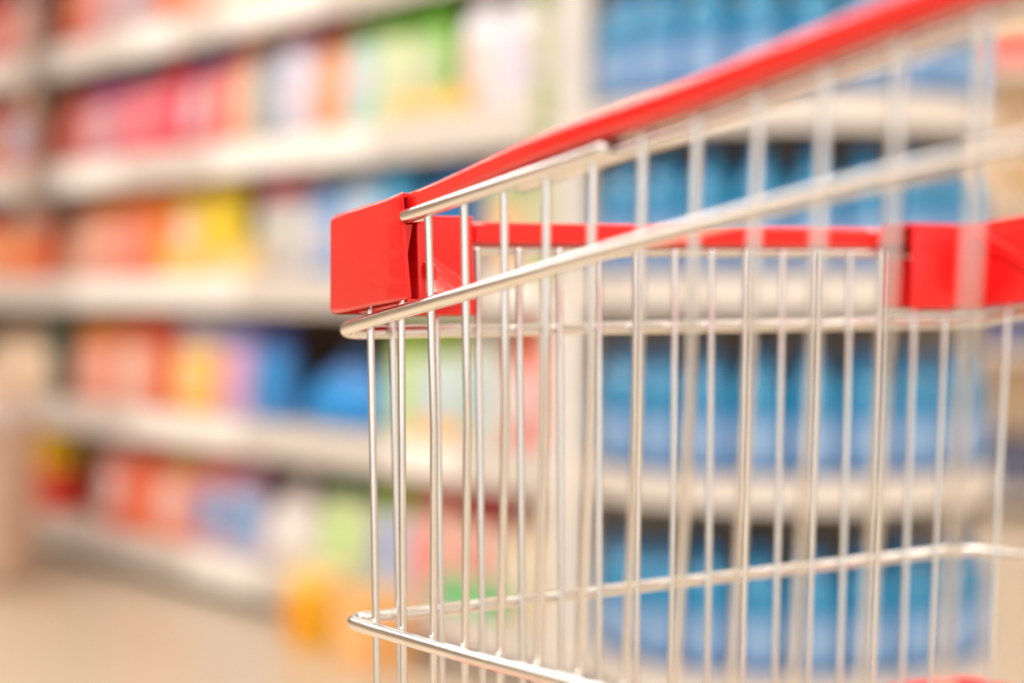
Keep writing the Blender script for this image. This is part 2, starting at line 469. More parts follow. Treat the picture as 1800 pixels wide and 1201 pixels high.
for f in (0.12, 0.88):
    bm = bmesh.new()
    r0 = fl(SMAX, f, -0.41); r1 = fl(0.10, 0.5 + (f - 0.5) * 0.9, -0.41)
    low0 = Vector((r0.x, r0.y, 0.17)); low1 = Vector((r1.x, r1.y, 0.15))
    add_tube(bm, [r1, r0, r0 + Vector((0, 0, -0.02)), low0 + Vector((0, 0, 0.02)), low0, low1], 0.011, 12)
    cobj('chassis_tube', bm, M_TUBE)
    for p in (low0, low1):
        bm = bmesh.new()
        c = Vector((p.x, p.y, 0.06)); ax = (v + w * 0.0).normalized()
        prof = [(-0.014, 0.02), (-0.014, 0.05), (-0.010, 0.058), (0, 0.06), (0.010, 0.058), (0.014, 0.05), (0.014, 0.02)]
        rings = []
        d1 = ax.cross(Vector((0, 0, 1))).normalized(); d2 = Vector((0, 0, 1))
        for x, r in prof: rings.append([c + ax * x + (d1 * math.cos(2*PI*k/28) + d2 * math.sin(2*PI*k/28)) * r for k in range(28)])
        add_loft(bm, rings); wheel = cobj('wheel', bm, M_RUB)
        bm = bmesh.new()
        for sx in (-1, 1):
            add_slab(bm, [c + ax * sx * 0.018 + d1 * -0.012, c + ax * sx * 0.018 + d1 * 0.012, c + ax * sx * 0.018 + d1 * 0.02 + Vector((0, 0, 0.075)), c + ax * sx * 0.018 + d1 * -0.02 + Vector((0, 0, 0.075))], ax * sx * 0.003)
        add_slab(bm, [c + ax * -0.022 + d1 * -0.02 + Vector((0, 0, 0.075)), c + ax * 0.022 + d1 * -0.02 + Vector((0, 0, 0.075)), c + ax * 0.022 + d1 * 0.02 + Vector((0, 0, 0.075)), c + ax * -0.022 + d1 * 0.02 + Vector((0, 0, 0.075))], (0, 0, 0.016))
        cobj('wheel_fork', bm, M_ZINC)

# ================================================================== LEFT SHELF RUN
R0 = Vector((0.0586, 4.10, 0)); rd = Vector((-0.581, 0.814, 0)).normalized(); rn = Vector((0.814, 0.581, 0)).normalized()
RZ = math.atan2(-rd.y, -rd.x)         # local +x of a product points along -rd (screen right)
def run_a(px, d=0.0):
    b = R0 + rn * d; q = (px - 900) / F
    return (q * b.y - b.x) / (rd.x - q * rd.y)
RAILS = [0.08, 0.445, 0.82, 1.17, 1.535, 1.90]
RH = 0.0475
def run_box(bm, a0, a1, d0, d1, z0, z1, bev=0.0):
    """box in run coordinates: a along the run, d depth behind the rail face"""
    add_box(bm, (min(a0, a1), d0, z0), (max(a0, a1), d1, z1), bev)
A_END = run_a(82); A_FAR = A_END + 2.0
def rot_run(bm):
    for q_ in bm.verts:
        c = q_.co; p = R0 + rd * c.x + rn * c.y; q_.co = Vector((p.x, p.y, c.z))
def make_section(a0, a1, label, rails):
    base = R0 + rd * a0
    root = empty('shelving_unit', (base.x, base.y, 0)); tag(root, label, 'shelving')
    off = Vector((base.x, base.y, 0))
    def part(name, bm, m, parent, smooth=True):
        rot_run(bm)
        for q_ in bm.verts: q_.co -= off
        return obj(name, bm, m, parent, smooth)
    bm = bmesh.new(); run_box(bm, a0, a1, 0.47, 0.50, 0.0, 2.25); part('back_panel', bm, M_BACK, root)
    bm = bmesh.new(); run_box(bm, a0, a1, 0.045, 0.46, 0.0, 0.045); part('kick_plate', bm, M_KICK, root)
    for i in rails:
        z = RAILS[i]
        bm = bmesh.new(); run_box(bm, a0 + 0.002, a1 - 0.002, 0.012, 0.465, z + RH - 0.025, z + RH - 0.003, 0.002); sh = part('shelf', bm, M_SHELF, root)
        bm = bmesh.new(); run_box(bm, a0 + 0.002, a1 - 0.002, 0.0, 0.010, z - RH, z + RH, 0.003); part('price_rail', bm, M_RAIL, sh)
        for (p0, p1) in TAGS.get(i, []):
            x0, x1 = run_a(p1), run_a(p0)
            if x0 < a0 or x1 > a1: continue
            n = max(1, round((x1 - x0) / 0.11))
            for k in range(n):
                bm = bmesh.new(); g = (x1 - x0) / n
                run_box(bm, x0 + k * g + 0.003, x0 + (k + 1) * g - 0.003, -0.003, -0.0003, z - RH + 0.007, z + RH - 0.007, 0.001); part('price_tag', bm, M_TAG, sh)
    return root
TAGS = {4: [(228, 312), (400, 560)], 3: [(118, 210), (372, 650)], 2: [(132, 420), (880, 940)], 1: [(232, 420), (690, 800)], 0: [(328, 445)]}
make_section(-0.01, A_FAR, 'long cream shelving packed with colourful packs, receding to the left behind the cart', range(6))
# hanging strip in front of the shelves at the far left
hs_ = empty('hanging_strip', tuple(R0 + rd * (A_END + 0.012) - rn * 0.045)); tag(hs_, 'broad grey hanging strip in front of the long shelving, at the far left', 'hanging strip')
def hs_box(name, a, b, d0, d1, z0, z1, m, parent, bev=0.001):
    bm = bmesh.new(); add_box(bm, (a, d0, z0), (b, d1, z1), bev)
    for q_ in bm.verts:
        c = q_.co; p = rd * c.x + rn * c.y; q_.co = Vector((p.x, p.y, c.z))
    return obj(name, bm, m, parent)
hs_box('strip', -0.035, 0.035, 0.0, 0.004, 0.97, 2.2, M_UPR, hs_)
hs_box('hook', -0.008, 0.008, 0.004, 0.05, 2.17, 2.185, M_UPR, hs_)
for i, z in enumerate((0.985, 1.105, 1.225, 1.345, 1.465, 1.585, 1.705)):
    sc_ = empty('sachet_card', tuple(Vector(hs_.location) + Vector((0, 0, z)))); tag(sc_, 'dull grey blister card, %s up on the broad grey hanging strip' % ['lowest', 'second', 'third', 'fourth', 'fifth', 'sixth', 'seventh'][i], 'blister card', 'cards on the broad grey hanging strip')
    c_ = [(166, 142, 128), (154, 138, 124), (170, 140, 130), (170, 154, 132), (132, 132, 120), (148, 150, 136), (130, 134, 126)][i]
    hs_box('card', -0.042, 0.042, -0.003, -0.0005, 0, 0.108, mat('card_%d' % i, c_, 0.5), sc_)
    hs_box('blister', -0.03, 0.03, -0.020, -0.0032, 0.012, 0.075, mat('blister_%d' % i, tuple(min(255, q_ + 18) for q_ in c_), 0.3), sc_, 0.006)

# unseen shelving added left of the camera, to mirror dark streaks in the wires
op = R0 - rn * 3.6 + rd * 1.6
opp = empty('shelving_unit', tuple(op)); tag(opp, 'unseen taupe shelving added across the aisle for dark streaks in the wires', 'shelving')
def op_box(name, a, b, d0, d1, z0, z1, m, parent):
    bm = bmesh.new(); add_box(bm, (a, d0, z0), (b, d1, z1), 0.002)
    for q_ in bm.verts:
        c = q_.co; p = rd * c.x + rn * c.y; q_.co = Vector((p.x, p.y, c.z))
    return obj(name, bm, m, parent)
op_box('back_panel', -2.2, 2.2, -0.5, -0.46, 0, 2.0, M_BACK, opp)
for z in (0.1, 0.5, 0.9, 1.3, 1.7):
    sh_ = op_box('shelf', -2.2, 2.2, -0.46, 0, z, z + 0.02, M_SHELF, opp)
    op_box('price_rail', -2.2, 2.2, 0, 0.01, z - 0.04, z + 0.04, M_RAIL, sh_)

# ---------------------------------------------------------------- products
def pmat(c, r=0.36): return mat('print_%d_%d_%d' % c, c, r, noise=0.06, nscale=14)
def sup(t, wd, dp, e=2.6):
    c, s_ = math.cos(t), math.sin(t)
    return (math.copysign(abs(c) ** (2 / e), c) * wd, math.copysign(abs(s_) ** (2 / e), s_) * dp)
def loft_z(bm, secs, n=28, e=2.6):
    add_loft(bm, [[Vector((*sup(2 * PI * k / n, wd, dp, e), z)) for k in range(n)] for (z, wd, dp) in secs])
def patch(bm, wid, z0, z1, dep, off=0.0015, nx=8, nz=6, oval=False):
    """label that follows the bulging front face; dep(z)-> (halfwidth, halfdepth)"""
    grid = []
    for j in range(nz + 1):
        z = z0 + (z1 - z0) * j / nz
        hw, hd = dep(z)
        k = 1.0
        if oval: k = math.sqrt(max(0.02, 1 - (2 * j / nz - 1) ** 2))
        row = []
        for i in range(nx + 1):
            x = wid * k * (2 * i / nx - 1)
            x = max(-hw * 0.97, min(hw * 0.97, x))
            y = -hd * (max(0.0, 1 - abs(x / hw) ** 2.6)) ** (1 / 2.6)
            row.append(Vector((x, y, z)))
        grid.append(row)
    A = [[bm.verts.new(p + Vector((0, -off, 0))) for p in r] for r in grid]
    B = [[bm.verts.new(p + Vector((0, off * 0.5, 0))) for p in r] for r in grid]
    for j in range(nz):
        for i in range(nx):
            bm.faces.new((A[j][i], A[j][i+1], A[j+1][i+1], A[j+1][i])); bm.faces.new((B[j][i], B[j+1][i], B[j+1][i+1], B[j][i+1]))
    for i in range(nx):
        bm.faces.new((A[0][i], B[0][i], B[0][i+1], A[0][i+1])); bm.faces.new((A[nz][i], A[nz][i+1], B[nz][i+1], B[nz][i]))
    for j in range(nz):
        bm.faces.new((A[j][0], A[j+1][0], B[j+1][0], B[j][0])); bm.faces.new((A[j][nx], B[j][nx], B[j+1][nx], A[j+1][nx]))

def secinterp(secs):
    def f(z):
        for a, b in zip(secs, secs[1:]):
            if a[0] <= z <= b[0] + 1e-9:
                t = (z - a[0]) / max(1e-9, b[0] - a[0]); return (a[1] + (b[1] - a[1]) * t, a[2] + (b[2] - a[2]) * t)
        return (secs[-1][1], secs[-1][2]) if z > secs[-1][0] else (secs[0][1], secs[0][2])
    return f
def split(secs, z):
    f = secinterp(secs); m = (z, *f(z))
    return [s for s in secs if s[0] < z - 1e-6] + [m], [m] + [s for s in secs if s[0] > z + 1e-6]

def product(kind, wdt, hgt, dep, cb, cl, ct, loc, rz, label, group=None):
    """kind: pouch / box / jug / tub.  cb body, cl label, ct top colours"""
    name = {'pouch': 'refill_pouch', 'box': 'carton_box', 'jug': 'detergent_bottle', 'tub': 'round_tub', 'bag': 'slumped_bag'}[kind]
    cat = {'pouch': 'pouch', 'box': 'box', 'jug': 'bottle', 'tub': 'tub', 'bag': 'bag'}[kind]
    root = empty(name, loc, rz); tag(root, label, cat, group)
    hw = wdt / 2; hd = dep / 2
    mb, ml, mt_ = pmat(cb), pmat(cl), pmat(ct)
    if kind in ('pouch', 'bag'):
        if kind == 'pouch':
            secs = [(0.0, hw * 0.90, hd * 0.80), (0.006, hw * 0.95, hd * 0.98), (hgt * 0.25, hw * 0.97, hd), (hgt * 0.5, hw * 0.97, hd * 0.86), (hgt * 0.72, hw * 0.97, hd * 0.58), (hgt * 0.88, hw * 0.97, hd * 0.22), (hgt * 0.93, hw * 0.97, 0.0028), (hgt, hw * 0.97, 0.0022)]
        else:
            secs = [(0.0, hw * 0.86, hd * 0.8), (0.012, hw * 0.97, hd * 0.98), (hgt * 0.25, hw, hd), (hgt * 0.5, hw * 0.86, hd * 0.86), (hgt * 0.72, hw * 0.6, hd * 0.6), (hgt * 0.86, hw * 0.34, hd * 0.3), (hgt * 0.92, hw * 0.24, hd * 0.12), (hgt, hw * 0.34, 0.003)]
        lo, hi = split(secs, hgt * 0.70)
        bm = bmesh.new(); loft_z(bm, lo); obj('body', bm, mb, root)
        bm = bmesh.new(); loft_z(bm, hi); obj('top_band', bm, mt_, root)
        bm = bmesh.new(); patch(bm, hw * 0.68, hgt * 0.14, hgt * 0.62, secinterp(secs), oval=True, nz=10); obj('printed_panel', bm, ml, root)
    elif kind == 'box':
        bm = bmesh.new(); add_box(bm, (-hw, -hd, 0), (hw, hd, hgt * 0.72), 0.002); obj('body', bm, mb, root)
        bm = bmesh.new(); add_box(bm, (-hw, -hd, hgt * 0.72), (hw, hd, hgt), 0.002); add_box(bm, (-hw * 0.98, -hd - 0.0008, hgt * 0.93), (hw * 0.98, hd * 0.3, hgt + 0.001), 0.0004); obj('top_band', bm, mt_, root)
        bm = bmesh.new(); add_box(bm, (-hw * 0.7, -hd - 0.0012, hgt * 0.12), (hw * 0.7, -hd + 0.0005, hgt * 0.62), 0.0005); obj('printed_panel', bm, ml, root)
    elif kind == 'jug':
        secs = [(0.0, hw * 0.88, hd * 0.86), (0.008, hw * 0.97, hd * 0.97), (hgt * 0.3, hw, hd), (hgt * 0.55, hw * 0.97, hd), (hgt * 0.68, hw * 0.84, hd * 0.9), (hgt * 0.77, hw * 0.58, hd * 0.66), (hgt * 0.82, hw * 0.34, hd * 0.42)]
        bm = bmesh.new(); loft_z(bm, secs)
        add_tube(bm, [(hw * 0.30, 0, hgt * 0.80), (hw * 0.62, 0, hgt * 0.79), (hw * 0.84, 0, hgt * 0.68), (hw * 0.86, 0, hgt * 0.5)], hd * 0.22, 10)
        obj('body', bm, mb, root)
        bm = bmesh.new(); r = hw * 0.36
        loft_z(bm, [(hgt * 0.815, r, r), (hgt * 0.83, r * 1.06, r * 1.06), (hgt * 0.95, r, r), (hgt * 0.985, r * 0.93, r * 0.93), (hgt, r * 0.8, r * 0.8)], 24, 2.0); obj('cap', bm, mt_, root)
        bm = bmesh.new(); patch(bm, hw * 0.7, hgt * 0.12, hgt * 0.56, secinterp(secs)); obj('printed_panel', bm, ml, root)
    elif kind == 'tub':
        secs = [(0.0, hw * 0.86, hd * 0.86), (0.006, hw * 0.9, hd * 0.9), (hgt * 0.8, hw * 0.98, hd * 0.98)]
        bm = bmesh.new(); loft_z(bm, secs, 32, 2.0); obj('body', bm, mb, root)
        bm = bmesh.new(); loft_z(bm, [(hgt * 0.79, hw, hd), (hgt * 0.88, hw * 1.02, hd * 1.02), (hgt * 0.93, hw * 0.97, hd * 0.97), (hgt * 0.98, hw * 0.78, hd * 0.78), (hgt, hw * 0.45, hd * 0.45)], 32, 2.0); obj('lid', bm, mt_, root)
        def dd(z, s=secinterp(secs)):
            a, b = s(z); return (a, b)
        bm = bmesh.new(); patch(bm, hw * 0.62, hgt * 0.15, hgt * 0.66, dd, off=0.006); obj('printed_panel', bm, ml, root)
    return root

ROWNAME = {4: 'on the topmost shelf in view', 3: 'on the second shelf from the top', 2: 'on the middle eye-level shelf', 1: 'on the shelf below the middle one', 0: 'on the bottom shelf'}
# (row, px left, px right, kind, height, body, label, top, description)
G = [
 # topmost shelf (only its lowest centimetres are in view)
 (4, -60, -5, 'pouch', .24, (196, 90, 80), (180, 140, 130), (180, 60, 60), 'brick red pouch at the left edge'),
 (4, 4, 50, 'pouch', .25, (200, 110, 105), (205, 150, 140), (180, 60, 60), 'dusty red pouch left of the upright'),
 (4, 100, 150, 'pouch', .26, (205, 45, 35), (215, 120, 80), (190, 40, 30), 'bright red pouch right of the upright'),
 (4, 152, 208, 'box', .26, (200, 165, 168), (205, 150, 150), (190, 90, 90), 'pinkish grey carton beside the bright red pouch'),
 (4, 210, 262, 'box', .25, (205, 172, 175), (196, 178, 186), (190, 90, 90), 'mauve grey carton left of the orange pouch'),
 (4, 264, 312, 'pouch', .25, (226, 110, 60), (230, 140, 95), (200, 70, 40), 'orange pouch with a red top'),
 (4, 314, 370, 'pouch', .25, (235, 150, 120), (240, 190, 165), (220, 120, 90), 'peach pouch between orange and cream packs'),
 (4, 372, 440, 'box', .25, (236, 205, 180), (240, 216, 200), (220, 190, 170), 'cream carton over the white tags'),
 (4, 444, 520, 'box', .25, (225, 190, 180), (235, 215, 200), (200, 160, 150), 'pale rose carton beside the cream one'),
 # second shelf from the top
 (3, -70, -8, 'pouch', .25, (200, 120, 90), (190, 150, 80), (170, 60, 50), 'rust pouch cut by the left edge'),
 (3, -4, 48, 'pouch', .26, (205, 110, 90), (150, 160, 190), (180, 62, 58), 'red and blue pouch left of the upright'),
 (3, 92, 130, 'pouch', .23, (190, 78, 70), (205, 110, 100), (178, 60, 36), 'dark red pouch right of the upright'),
 (3, 131, 200, 'pouch', .24, (196, 110, 128), (214, 168, 172), (136, 46, 116), 'purple topped pink pouch'),
 (3, 201, 262, 'pouch', .245, (230, 100, 116), (236, 132, 140), (105, 90, 110), 'pink pouch with a slate top'),
 (3, 263, 312, 'pouch', .26, (214, 50, 78), (232, 112, 124), (196, 40, 60), 'crimson pouch beside the slate topped one'),
 (3, 313, 356, 'pouch', .26, (220, 92, 104), (208, 196, 208), (30, 60, 128), 'red pouch with pale oval and navy top'),
 (3, 357, 402, 'pouch', .265, (234, 122, 112), (236, 150, 140), (136, 40, 100), 'salmon pouch with a plum top'),
 (3, 403, 440, 'pouch', .265, (222, 178, 140), (226, 200, 170), (214, 130, 40), 'tan pouch with an amber top'),
 (3, 441, 470, 'jug', .255, (120, 150, 172), (176, 192, 196), (150, 160, 80), 'narrow blue grey bottle'),
 (3, 471, 536, 'jug', .265, (210, 204, 224), (226, 218, 232), (206, 50, 80), 'lilac bottle with a crimson cap'),
 (3, 537, 588, 'pouch', .265, (236, 150, 80), (226, 178, 140), (170, 70, 60), 'orange pouch with a maroon top'),
 (3, 589, 640, 'pouch', .255, (170, 214, 204), (220, 214, 224), (130, 170, 90), 'mint pouch with a pale panel'),
 (3, 641, 704, 'pouch', .27, (212, 226, 168), (216, 216, 190), (110, 175, 50), 'pale lime pouch'),
 (3, 705, 772, 'pouch', .27, (150, 204, 96), (206, 206, 184), (100, 178, 20), 'bright green pouch with beige panel'),
 (3, 790, 870, 'jug', .27, (240, 236, 242), (232, 208, 202), (240, 238, 246), 'large white bottle with rosy panel'),
 (3, 872, 940, 'jug', .27, (244, 240, 242), (220, 212, 230), (244, 240, 246), 'large white bottle next to the corner post'),
 # middle shelf
 (2, -70, 2, 'pouch', .23, (220, 130, 90), (226, 160, 120), (150, 60, 70), 'rust orange pouch cut by the left edge'),
 (2, 4, 66, 'pouch', .24, (228, 100, 56), (228, 142, 84), (196, 160, 150), 'orange pouch with a grey pink top'),
 (2, 90, 124, 'pouch', .20, (192, 140, 112), (190, 120, 96), (150, 92, 84), 'brown pouch right of the upright'),
 (2, 125, 186, 'pouch', .235, (228, 156, 132), (224, 170, 150), (206, 120, 20), 'salmon pouch with an amber top'),
 (2, 187, 252, 'pouch', .245, (234, 112, 84), (232, 154, 136), (228, 128, 24), 'coral pouch with an orange top'),
 (2, 253, 288, 'pouch', .25, (240, 130, 44), (242, 150, 60), (224, 120, 10), 'narrow orange pouch beside the coral one'),
 (2, 289, 346, 'pouch', .25, (240, 196, 70), (226, 210, 200), (224, 190, 60), 'yellow pouch with a cream oval'),
 (2, 347, 402, 'pouch', .255, (244, 212, 70), (238, 206, 20), (240, 206, 0), 'pure yellow pouch'),
 (2, 436, 476, 'pouch', .255, (196, 186, 180), (206, 206, 190), (218, 72, 108), 'grey pouch with a crimson top'),
 (2, 477, 524, 'pouch', .25, (206, 196, 196), (210, 214, 204), (176, 84, 96), 'ash grey pouch with a rose brown top'),
 (2, 525, 582, 'jug', .24, (96, 156, 214), (206, 208, 222), (176, 170, 160), 'sky blue bottle with a pale panel'),
 (2, 583, 650, 'jug', .245, (176, 200, 224), (216, 222, 232), (150, 180, 210), 'pale blue bottle left of the corner guard'),
 (2, 651, 702, 'jug', .26, (70, 170, 220), (130, 200, 230), (40, 150, 210), 'light blue bottle behind the corner guard'),
 (2, 703, 850, 'tub', .265, (20, 110, 176), (40, 120, 180), (0, 92, 150), 'big dark blue tub with a domed lid'),
 (2, 852, 905, 'box', .20, (232, 190, 140), (250, 210, 160), (176, 214, 166), 'orange and mint carton behind the rim'),
 (2, 906, 946, 'pouch', .22, (226, 226, 206), (214, 226, 190), (190, 220, 160), 'cream green pouch beside the corner post'),
 # shelf below the middle
 (1, -60, 84, 'bag', .235, (222, 192, 164), (226, 200, 172), (206, 176, 150), 'slumped beige bag above the rounded bin'),
 (1, 86, 112, 'box', .23, (60, 74, 60), (44, 84, 70), (30, 76, 60), 'very dark green carton'),
 (1, 114, 192, 'pouch', .235, (228, 146, 122), (234, 166, 148), (222, 132, 30), 'salmon pouch with amber top, nearest the beige bin'),
 (1, 193, 250, 'pouch', .24, (228, 170, 146), (238, 190, 174), (226, 90, 50), 'peach pouch with a vermilion top'),
 (1, 251, 284, 'pouch', .24, (222, 96, 62), (226, 120, 84), (214, 60, 26), 'narrow vermilion pouch'),
 (1, 285, 368, 'pouch', .24, (246, 186, 80), (248, 206, 140), (196, 188, 206), 'golden yellow pouch with a grey top'),
 (1, 369, 426, 'pouch', .24, (206, 166, 206), (222, 162, 196), (132, 142, 206), 'pink lilac pouch with a blue top'),
 (1, 427, 486, 'pouch', .24, (62, 136, 204), (30, 140, 206), (44, 62, 140), 'strong blue pouch with a navy top'),
 (1, 506, 660, 'bag', .185, (36, 128, 206), (20, 146, 222), (60, 120, 190), 'slumped blue bag'),
 (1, 661, 716, 'pouch', .24, (206, 222, 160), (186, 220, 150), (150, 190, 60), 'lime pouch behind the cart corner'),
 (1, 717, 790, 'pouch', .245, (208, 222, 206), (196, 212, 232), (150, 180, 50), 'pale green pouch with bluish oval'),
 (1, 791, 862, 'pouch', .25, (214, 226, 216), (176, 206, 214), (206, 200, 186), 'mint white pouch'),
 (1, 863, 942, 'pouch', .24, (240, 150, 140), (232, 214, 214), (238, 110, 66), 'coral pouch beside the corner post'),
 # bottom shelf
 (0, 159, 212, 'pouch', .245, (226, 96, 80), (238, 206, 198), (222, 170, 160), 'red pouch with a white oval'),
 (0, 213, 258, 'pouch', .245, (242, 116, 76), (240, 140, 100), (214, 70, 30), 'orange red pouch'),
 (0, 259, 326, 'pouch', .245, (238, 140, 108), (232, 196, 186), (206, 160, 90), 'peach orange pouch with a pale oval'),
 (0, 327, 380, 'pouch', .24, (214, 176, 190), (80, 156, 210), (226, 120, 110), 'pink pouch with a blue oval'),
 (0, 381, 440, 'pouch', .235, (190, 190, 220), (60, 150, 206), (176, 120, 150), 'lilac pouch with a strong blue oval'),
 (0, 441, 540, 'bag', .245, (226, 214, 208), (232, 226, 222), (222, 214, 212), 'slumped grey white bag'),
 (0, 541, 634, 'pouch', .25, (214, 222, 176), (196, 226, 150), (70, 110, 70), 'pale lime pouch with a dark green top'),
 (0, 635, 700, 'pouch', .24, (200, 208, 222), (150, 170, 220), (150, 180, 60), 'pale blue pouch with a green top'),
 (0, 701, 790, 'pouch', .25, (238, 200, 184), (240, 150, 140), (206, 120, 110), 'rosy pouch behind the front wires'),
 (0, 791, 868, 'pouch', .25, (232, 206, 190), (226, 150, 140), (176, 30, 40), 'cream pouch with a dark crimson top'),
 (0, 869, 945, 'pouch', .24, (232, 212, 176), (228, 222, 200), (214, 190, 170), 'sand coloured pouch beside the corner post'),
]
for (row, p0, p1, kind, hgt, cb, cl, ct, desc) in G:
    dep = {'pouch': 0.11, 'box': 0.12, 'jug': 0.11, 'tub': 0.0, 'bag': 0.16}[kind]
    fd = 0.03
    a0, a1 = run_a(p0, fd), run_a(p1, fd)
    wd = abs(a0 - a1) * 0.97
    if kind == 'tub': dep = wd
    dep = min(dep, 0.36)
    c = R0 + rd * ((a0 + a1) / 2) + rn * (fd + dep / 2)
    zt = RAILS[row] + RH - 0.003
    jy = 0.0 if kind == 'tub' or wd > 0.16 else random.uniform(-0.05, 0.05)
    product(kind, wd * (1 if jy == 0 else 0.985), (hgt if kind in ('tub', 'bag') else min(hgt * 1.13, 0.298)) * random.uniform(0.94, 1.0), dep * 0.98, cb, cl, ct, (c.x, c.y, zt), RZ + jy, desc + ' ' + ROWNAME[row], 'packs ' + ROWNAME[row])
# low boxes in front of yellow pouches, orange carton in front of white bottles
def lowbox(row, p0, p1, hgt, cb, cl, ct, desc, fd=0.002, dep=0.026):
    a0, a1 = run_a(p0, fd), run_a(p1, fd); c = R0 + rd * ((a0 + a1) / 2) + rn * (fd + dep / 2)
    product('box', abs(a0 - a1) * 0.97, hgt, dep, cb, cl, ct, (c.x, c.y, RAILS[row] + RH - 0.003), RZ, desc + ' ' + ROWNAME[row], 'packs ' + ROWNAME[row])
lowbox(2, 284, 362, .085, (248, 204, 110), (250, 212, 130), (246, 196, 90), 'low yellow sachet box before the yellow pouch')
lowbox(2, 364, 448, .080, (248, 214, 136), (250, 222, 160), (244, 204, 110), 'low pale yellow sachet box, right of its twin')
lowbox(3, 690, 822, .05, (255, 196, 104), (255, 206, 130), (252, 200, 130), 'flat orange box at the shelf front')
lowbox(1, 716, 800, .045, (250, 190, 110), (250, 204, 140), (246, 200, 150), 'flat orange box behind the cart wires')
lowbox(0, 762, 872, .07, (40, 190, 96), (90, 206, 130), (150, 214, 160), 'flat green box behind the cart wires')
lowbox(0, 512, 610, .05, (232, 220, 170), (236, 226, 190), (236, 224, 180), 'flat cream box')

# yellow tub stacked on a low red box at the far left of the bottom shelf
a_ = run_a(108, 0.10); c_ = R0 + rd * a_ + rn * 0.10; z_ = RAILS[0] + RH - 0.003
product('box', 0.155, 0.135, 0.15, (230, 70, 52), (232, 110, 84), (226, 76, 56), (c_.x, c_.y, z_), RZ, 'low red box under the yellow tub, left end of the bottom shelf')
product('tub', 0.15, 0.135, 0.15, (246, 206, 20), (244, 190, 20), (250, 214, 40), (c_.x, c_.y, z_ + 0.136), RZ, 'round yellow tub stacked on a red box, left end of the bottom shelf')

# yellow-orange packs standing on the floor against the kick plate
def onfloor(px, d, wd, hgt, kind, cb, cl, ct, label):
    a = run_a(px, d); c = R0 + rd * a + rn * d
    product(kind, wd, hgt, wd * 0.8, cb, cl, ct, (c.x, c.y, 0), RZ, label)
onfloor(550, -0.12, 0.15, 0.17, 'tub', (246, 186, 40), (244, 160, 0), (246, 196, 90), 'yellow round tub standing on the floor by the bottom shelf')
onfloor(655, -0.12, 0.15, 0.16, 'box', (246, 180, 110), (250, 196, 130), (248, 190, 120), 'pale orange box standing on the floor beside the yellow tub')

# ================================================================== CORNER POST, END DISPLAY
post = empty('corner_post', (0.112, 3.93, 0)); tag(post, 'white corner post between the long shelving and the blue bottle display', 'post')
bm = bmesh.new(); add_box(bm, (-0.046, -0.03, 0), (0.046, 0.05, 2.3), 0.008, 3); obj('column', bm, M_POST, post)
bm = bmesh.new(); add_box(bm, (-0.052, -0.036, 0), (0.052, 0.055, 0.06), 0.004); obj('foot', bm, M_KICK, post)
# hanging strip with green sachets
strip = empty('hanging_strip', (0.062, 3.885, 0.0)); tag(strip, 'hanging strip of small green sachets left of the white post', 'hanging strip')
bm = bmesh.new(); add_box(bm, (-0.006, -0.0015, 0.80), (0.006, 0.0015, 2.1)); obj('strip', bm, M_POST, strip)
bm = bmesh.new(); add_box(bm, (-0.006, 0.0015, 2.05), (0.012, 0.03, 2.07), 0.001); obj('hook', bm, M_POST, strip)
gm = [pmat((176, 184, 120)), pmat((206, 204, 160)), pmat((150, 166, 96))]
for i in range(12):
    z = 0.84 + i * 0.105
    if z > 2.0: break
    s_ = empty('sachet', (0.062, 3.882, z)); tag(s_, 'small green sachet, %s up on the hanging strip' % ['lowest', 'second', 'third', 'fourth', 'fifth', 'sixth', 'seventh', 'eighth', 'ninth', 'tenth', 'eleventh', 'twelfth'][i], 'sachet', 'sachets on the hanging strip')
    bm = bmesh.new(); loft_z(bm, [(0, 0.017, 0.0012), (0.008, 0.018, 0.003), (0.045, 0.018, 0.006), (0.08, 0.018, 0.003), (0.09, 0.017, 0.0012)], 16); 
    for q_ in bm.verts: q_.co.y -= 0.0062
    obj('body', bm, gm[i % 3], s_)

EC = Vector((0.535, 3.86, 0)); ER = 0.385
disp = empty('end_display', (EC.x, EC.y, 0)); tag(disp, 'rounded cream end display holding rows of blue bottles', 'display shelf')
def halfdisc(bm, r, z0, z1, tail=0.12, n=40, r_in=None):
    pts = [(r, tail)] + [(r * math.cos(-PI * k / n), r * math.sin(-PI * k / n)) for k in range(n + 1)] + [(-r, tail)]
    if r_in is None:
        add_slab(bm, [Vector((x, y, z0)) for x, y in pts], (0, 0, z1 - z0))
    else:
        ins = [(r_in, tail)] + [(r_in * math.cos(-PI * k / n), r_in * math.sin(-PI * k / n)) for k in range(n + 1)] + [(-r_in, tail)]
        rings = [[Vector((*a, z0)), Vector((*a, z1)), Vector((*b, z1)), Vector((*b, z0))] for a, b in zip(pts, ins)]
        add_loft(bm, rings)
EZ = [(0.145, 0.085), (0.497, 0.438), (0.857, 0.787), (1.175, 1.108), (1.60, 1.53)]
for i, (z, zb_) in enumerate(EZ):
    bm = bmesh.new(); halfdisc(bm, ER - 0.006, z - 0.02, z - 0.002); sh = obj('shelf', bm, M_SHELF, disp)
    bm = bmesh.new(); halfdisc(bm, ER + 0.004, zb_, z, r_in=ER - 0.004); obj('shelf_rim', bm, M_RAIL, sh)
bm = bmesh.new(); add_box(bm, (-ER, 0.12, 0), (ER, 0.15, 2.2), 0.003); obj('back_panel', bm, M_BACK, disp)
bm = bmesh.new(); halfdisc(bm, ER - 0.05, 0.0, 0.07); obj('plinth', bm, M_KICK, disp)
bm = bmesh.new(); add_box(bm, (-0.03, 0.02, 0.07), (0.03, 0.12, 2.2), 0.004); obj('spine', bm, M_BACK, disp)

